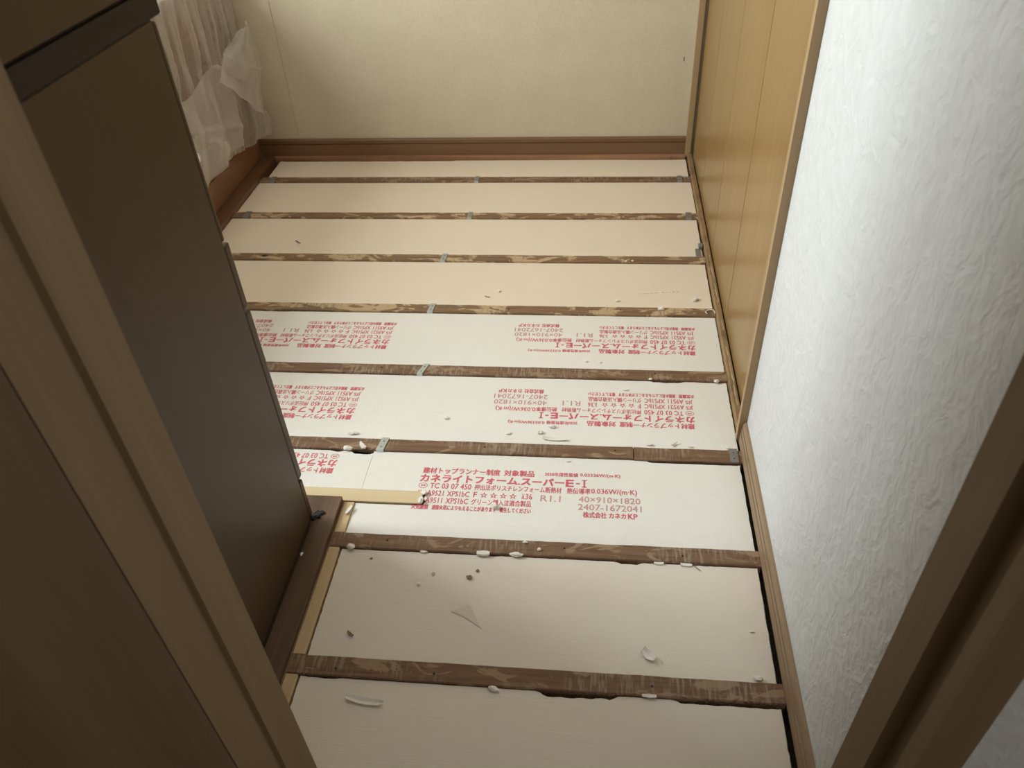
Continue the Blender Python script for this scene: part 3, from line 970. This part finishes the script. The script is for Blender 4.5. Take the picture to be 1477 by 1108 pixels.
# ------------------------------------------------------------------ crumbs, shavings and splinters
def crumb(x, y, z, sx, sy, sz, lab, cat='foam crumb', group='foam crumbs', mat='crumb', rot=0.0, name='foam_crumb', seed=None):
    b2 = BM()
    bmesh.ops.create_icosphere(b2, subdivisions=2, radius=1.0)
    s = seed if seed is not None else random.random() * 50
    R = Matrix.Rotation(rot, 3, 'Z')
    for v in b2.verts:
        d = 1 + 0.55 * noise.noise(v.co * 1.5 + Vector((s, s, 0))) + 0.25 * noise.noise(v.co * 4.0 + Vector((s, 0, s)))
        c = Vector((v.co.x * sx * d * 0.95, v.co.y * sy * d * 0.85, v.co.z * sz * d * 0.62))
        v.co = R @ c
    mz = min(v.co.z for v in b2.verts)
    for v in b2.verts:
        v.co += Vector((x, y, z - mz))
    o_ = obj(name, b2, mat)
    return tag(o_, lab, cat, group)
def strip(x, y, z, ln, w, th, rot, curl, lab, name='foam_shaving', cat='foam shaving', mat='crumb', group='foam shavings', bend=0.0):
    b2 = BM()
    n_ = 14
    R = Matrix.Rotation(rot, 3, 'Z')
    prev_ = None
    for i in range(n_ + 1):
        t = i / n_ - 0.5
        hw = w * (0.5 - 0.28 * abs(t) * 2 * (0.4 + random.random() * 0.6))
        zc = curl * (4 * t * t) + 0.0002
        yb_ = bend * (t * t)
        ring_ = [b2.verts.new(R @ Vector((t * ln, yb_ - hw, zc + curl * 0.5)) + Vector((x, y, z))), b2.verts.new(R @ Vector((t * ln, yb_, zc)) + Vector((x, y, z))),
                 b2.verts.new(R @ Vector((t * ln, yb_ + hw, zc + curl * 0.9)) + Vector((x, y, z))), b2.verts.new(R @ Vector((t * ln, yb_ + hw, zc + th + curl * 0.9)) + Vector((x, y, z))),
                 b2.verts.new(R @ Vector((t * ln, yb_, zc + th)) + Vector((x, y, z))), b2.verts.new(R @ Vector((t * ln, yb_ - hw, zc + th + curl * 0.5)) + Vector((x, y, z)))]
        if prev_:
            for q in range(6):
                b2.faces.new((prev_[q], prev_[(q + 1) % 6], ring_[(q + 1) % 6], ring_[q]))
        else:
            b2.faces.new(ring_)
        prev_ = ring_
    b2.faces.new(list(reversed(prev_)))
    o_ = obj(name, b2, mat)
    return tag(o_, lab, cat, group)
# on the far boards
crumb(-0.663, 1.296, ZF, .006, .006, .005, 'small foam crumb midway on the blank board behind the printed ones')
crumb(-0.290, 1.251, ZF, .006, .005, .005, 'foam crumb right of centre, just behind the fourth joist')
crumb(-0.054, 1.260, ZF, .012, .007, .008, 'largest foam crumb near the closet rail, behind the fourth joist', rot=0.4)
crumb(-0.159, 1.203, 0.0, .011, .008, .006, 'white foam crumb sitting on the fourth joist near its right end')
crumb(-0.259, 1.478, 0.0, .004, .004, .004, 'left of two tiny crumbs on the front edge of the third joist')
crumb(-0.238, 1.479, 0.0, .004, .004, .004, 'right of two tiny crumbs on the front edge of the third joist')
for i in range(11):
    crumb(-0.221 + i * 0.0115 + random.uniform(-.003, .003), 1.295 + i * 0.0014, ZF, .0030, .0022, .002, 'one of the tiny beads in the dotted crumb trail left of the closet rail', group='beads of the crumb trail')
crumb(-0.030, 0.866, -0.002, .007, .006, .006, 'white crumb at the right end of the fifth joist, beside the rail')
crumb(-0.204, 0.870, -0.003, .005, .004, .004, 'tiny crumb at the left end of the gap in front of the fifth joist')
strip(-1.417, 1.599, ZF + 0.001, 0.030, 0.004, 0.0015, -0.7, 0.001, 'dark splinter on the third foam board, left side', 'wood_splinter', 'splinter', 'splinter', 'wood splinters')
strip(-0.695, 1.205 + 0.06, ZF, 0.018, 0.003, 0.001, -0.3, 0.001, 'faint thin splinter on the fourth foam board', 'wood_splinter', 'splinter', 'splinter', 'wood splinters')
# string loop
b = BM()
nr, ns = 26, 6
rings = []
for i in range(nr + 1):
    t = -0.6 + i / nr * 4.6
    c = Vector((-0.016 + 0.014 * math.cos(t), 1.185 + 0.012 * math.sin(t), 0.0030 + 0.003 * math.sin(t * 1.3) ** 2))
    tan = Vector((-math.sin(t), math.cos(t), 0))
    nrm = Vector((math.cos(t), math.sin(t), 0))
    rings.append([b.verts.new(c + 0.0016 * (nrm * math.cos(a) + Vector((0, 0, 1)) * math.sin(a))) for a in [q * 2 * math.pi / ns for q in range(ns)]])
for i in range(nr):
    for q in range(ns):
        b.faces.new((rings[i][q], rings[i][(q + 1) % ns], rings[i + 1][(q + 1) % ns], rings[i + 1][q]))
b.faces.new(rings[0]); b.faces.new(list(reversed(rings[-1])))
tag(obj('string_loop', b, 'string', smooth=True), 'small loop of white string at the right end of the fourth joist', 'string')
# printed boards
crumb(-0.379, 0.946, ZF, .004, .004, .003, 'left of two tiny crumbs below the farther upside-down print')
crumb(-0.340, 0.944, ZF, .004, .004, .003, 'right of two tiny crumbs below the farther upside-down print')
crumb(-0.271, 0.827, ZF, .009, .004, .003, 'flat crumb above the nearer upside-down print, in front of the fifth joist')
crumb(-0.734, 0.694, ZF, .006, .006, .005, 'crumb alone between the two upside-down prints of the nearer printed board')
crumb(-0.568, 0.644, ZF, .008, .005, .004, 'left crumb of three below the nearer upside-down print')
crumb(-0.489, 0.650, ZF, .008, .007, .006, 'middle crumb of three below the nearer upside-down print')
crumb(-0.459, 0.672, ZF, .011, .006, .006, 'right crumb of three, touching the last line of the nearer upside-down print')
strip(-0.450, 0.627, ZF, 0.060, 0.010, 0.002, -0.05, 0.003, 'thin ragged shaving along the back of the sixth joist, centre')
crumb(-0.215, 0.619, ZF, .010, .005, .005, 'crumb behind the splice of the sixth joist')
strip(-0.155, 0.622, ZF, 0.020, 0.004, 0.0015, 0.7, 0.003, 'tilted sliver behind the spliced joist piece')
crumb(-0.118, 0.616, ZF, .005, .004, .004, 'small crumb behind the spliced joist piece, right of the sliver')
crumb(-0.026, 0.614, ZF, .007, .004, .005, 'white crumb just behind the grey steel strap')
crumb(-0.966, 0.626, ZF, .015, .007, .006, 'heap-shaped crumb behind the sixth joist, near the cupboard')
# chip standing in the hole
b = BM()
vv = [b.verts.new(p) for p in ((-0.938, 0.583, 0.0006), (-0.918, 0.566, 0.0006), (-0.928, 0.566, 0.001), (-0.934, 0.586, 0.010), (-0.915, 0.569, 0.006), (-0.926, 0.564, 0.006))]
for f in ((0, 1, 2), (3, 5, 4), (0, 3, 4, 1), (1, 4, 5, 2), (2, 5, 3, 0)):
    b.faces.new([vv[i] for i in f])
tag(obj('foam_chip', b, 'crumb'), 'pointed white foam chip on the sixth joist, by the zinc strap', 'foam chip')
crumb(-0.963, 0.567, ZF, .013, .008, .009, 'rough foam lump at the chipped corner of the offcut board')
crumb(-0.414, 0.553, ZF, .005, .004, .003, 'small crumb above the upright print, in front of the sixth joist')
crumb(-0.575, 0.398, ZF, .006, .010, .012, 'foam crumb standing on the last line of the upright print', rot=0.3)
crumb(-0.745, 0.430, ZF + 0.002, .007, .009, .008, 'upper torn crumb at the end of the pine batten')
crumb(-0.747, 0.405, ZF + 0.002, .006, .011, .009, 'lower torn crumb at the end of the pine batten')
strip(-0.908, 0.366, -0.001, 0.026, 0.007, 0.004, 1.25, 0.0008, 'short white foam stick on the pine strip by the cupboard corner')
# around the grey-brown joist
crumb(-0.876, 0.262, -0.002, .010, .009, .008, 'white crumb at the left end of the grey-brown joist')
strip(-0.584, 0.262, -0.004, 0.028, 0.012, 0.006, 0.02, 0.0005, 'rolled white chip in front of the grey-brown joist, left of centre')
crumb(-0.512, 0.263, -0.004, .014, .007, .007, 'jagged crumb in front of the grey-brown joist at its centre')
crumb(-0.496, 0.296, 0.0, .006, .003, .003, 'flat crumb on the back edge of the grey-brown joist')
crumb(-0.715, 0.262, ZF, .009, .004, .004, 'flat crumb in front of the grey-brown joist, left part')
crumb(-0.464, 0.278, 0.0, .0045, .0045, .004, 'tiny crumb lying on top of the grey-brown joist')
strip(-0.210, 0.261, ZF, 0.020, 0.007, 0.003, 0.0, 0.0005, 'left of two white slivers in front of the grey-brown joist, right part')
strip(-0.153, 0.260, ZF, 0.024, 0.008, 0.003, -0.05, 0.0005, 'right of two white slivers in front of the grey-brown joist, right part')
strip(-0.130, 0.252, ZF, 0.016, 0.0015, 0.001, -0.8, 0.0005, 'thin scratch-like splinter near the right end of the grey-brown joist', 'wood_splinter', 'splinter', 'splinter', 'wood splinters')
crumb(-0.606, 0.201, ZF, .006, .006, .005, 'brown wood crumb in the upper middle of the large blank board', 'wood crumb', 'wood crumbs', 'splinter', name='wood_crumb')
crumb(-0.591, 0.219, ZF, .003, .005, .003, 'smaller brown wood crumb beside the grey-brown joist', 'wood crumb', 'wood crumbs', 'splinter', name='wood_crumb')
crumb(-0.684, 0.206, ZF, .004, .006, .002, 'yellowish speck left of the brown wood crumb', 'wood crumb', 'wood crumbs', 'glue', name='wood_crumb')
crumb(-0.710, 0.178, ZF, .004, .004, .004, 'white speck left of the brown wood crumb')
crumb(-0.826, 0.238, ZF, .003, .003, .002, 'dark speck near the left end of the large blank board', 'wood crumb', 'wood crumbs', 'splinter', name='wood_crumb')
strip(-0.824, 0.051, ZF + 0.001, 0.016, 0.005, 0.003, -0.6, 0.0012, 'brown splinter behind the nearest joist, left side', 'wood_splinter', 'splinter', 'splinter', 'wood splinters')
crumb(-0.975, 0.227, ZO, .003, .006, .003, 'tiny white crumb on the old flooring below the cupboard')
# L-shaped sliver on the large board
sl = empty('foam_sliver', (-0.60, 0.11, ZF)); tag(sl, 'bent L-shaped thin sliver on the large blank board', 'foam shaving', 'foam shavings')
b = BM()
vv = [b.verts.new(p) for p in ((-0.631, 0.116, ZF + .0003), (-0.598, 0.130, ZF + .0003), (-0.566, 0.082, ZF + .0003), (-0.602, 0.108, ZF + .0003),
                              (-0.631, 0.116, ZF + .0015), (-0.596, 0.133, ZF + .0075), (-0.566, 0.082, ZF + .0015), (-0.604, 0.106, ZF + .0012))]
for f in ((3, 2, 1, 0), (4, 5, 6, 7), (0, 1, 5, 4), (1, 2, 6, 5), (2, 3, 7, 6), (3, 0, 4, 7)):
    b.faces.new([vv[i] for i in f])
obj('bent_piece', b, 'foam', sl)
# foreground
strip(-0.761, -0.086, ZF, 0.072, 0.013, 0.003, -0.10, 0.0035, 'long curled foam shaving on the board nearest the camera', bend=0.006)
strip(-0.240, 0.043, ZF, 0.030, 0.018, 0.003, -0.75, 0.0045, 'curled foam chip on the large blank board, right side')
strip(-0.242, -0.040, -0.003, 0.026, 0.007, 0.003, -0.02, 0.0004, 'flat white sliver in front of the nearest joist, right of centre')
crumb(-0.526, -0.045, -0.004, .011, .006, .006, 'white crumb in front of the nearest joist, left of centre', rot=-0.2)
crumb(-0.042, 0.009, ZF, .010, .006, .006, 'crumb behind the nearest joist at its right end')
crumb(-0.040, 0.108, ZF, .006, .002, .002, 'tiny crumb near the right end of the large blank board')
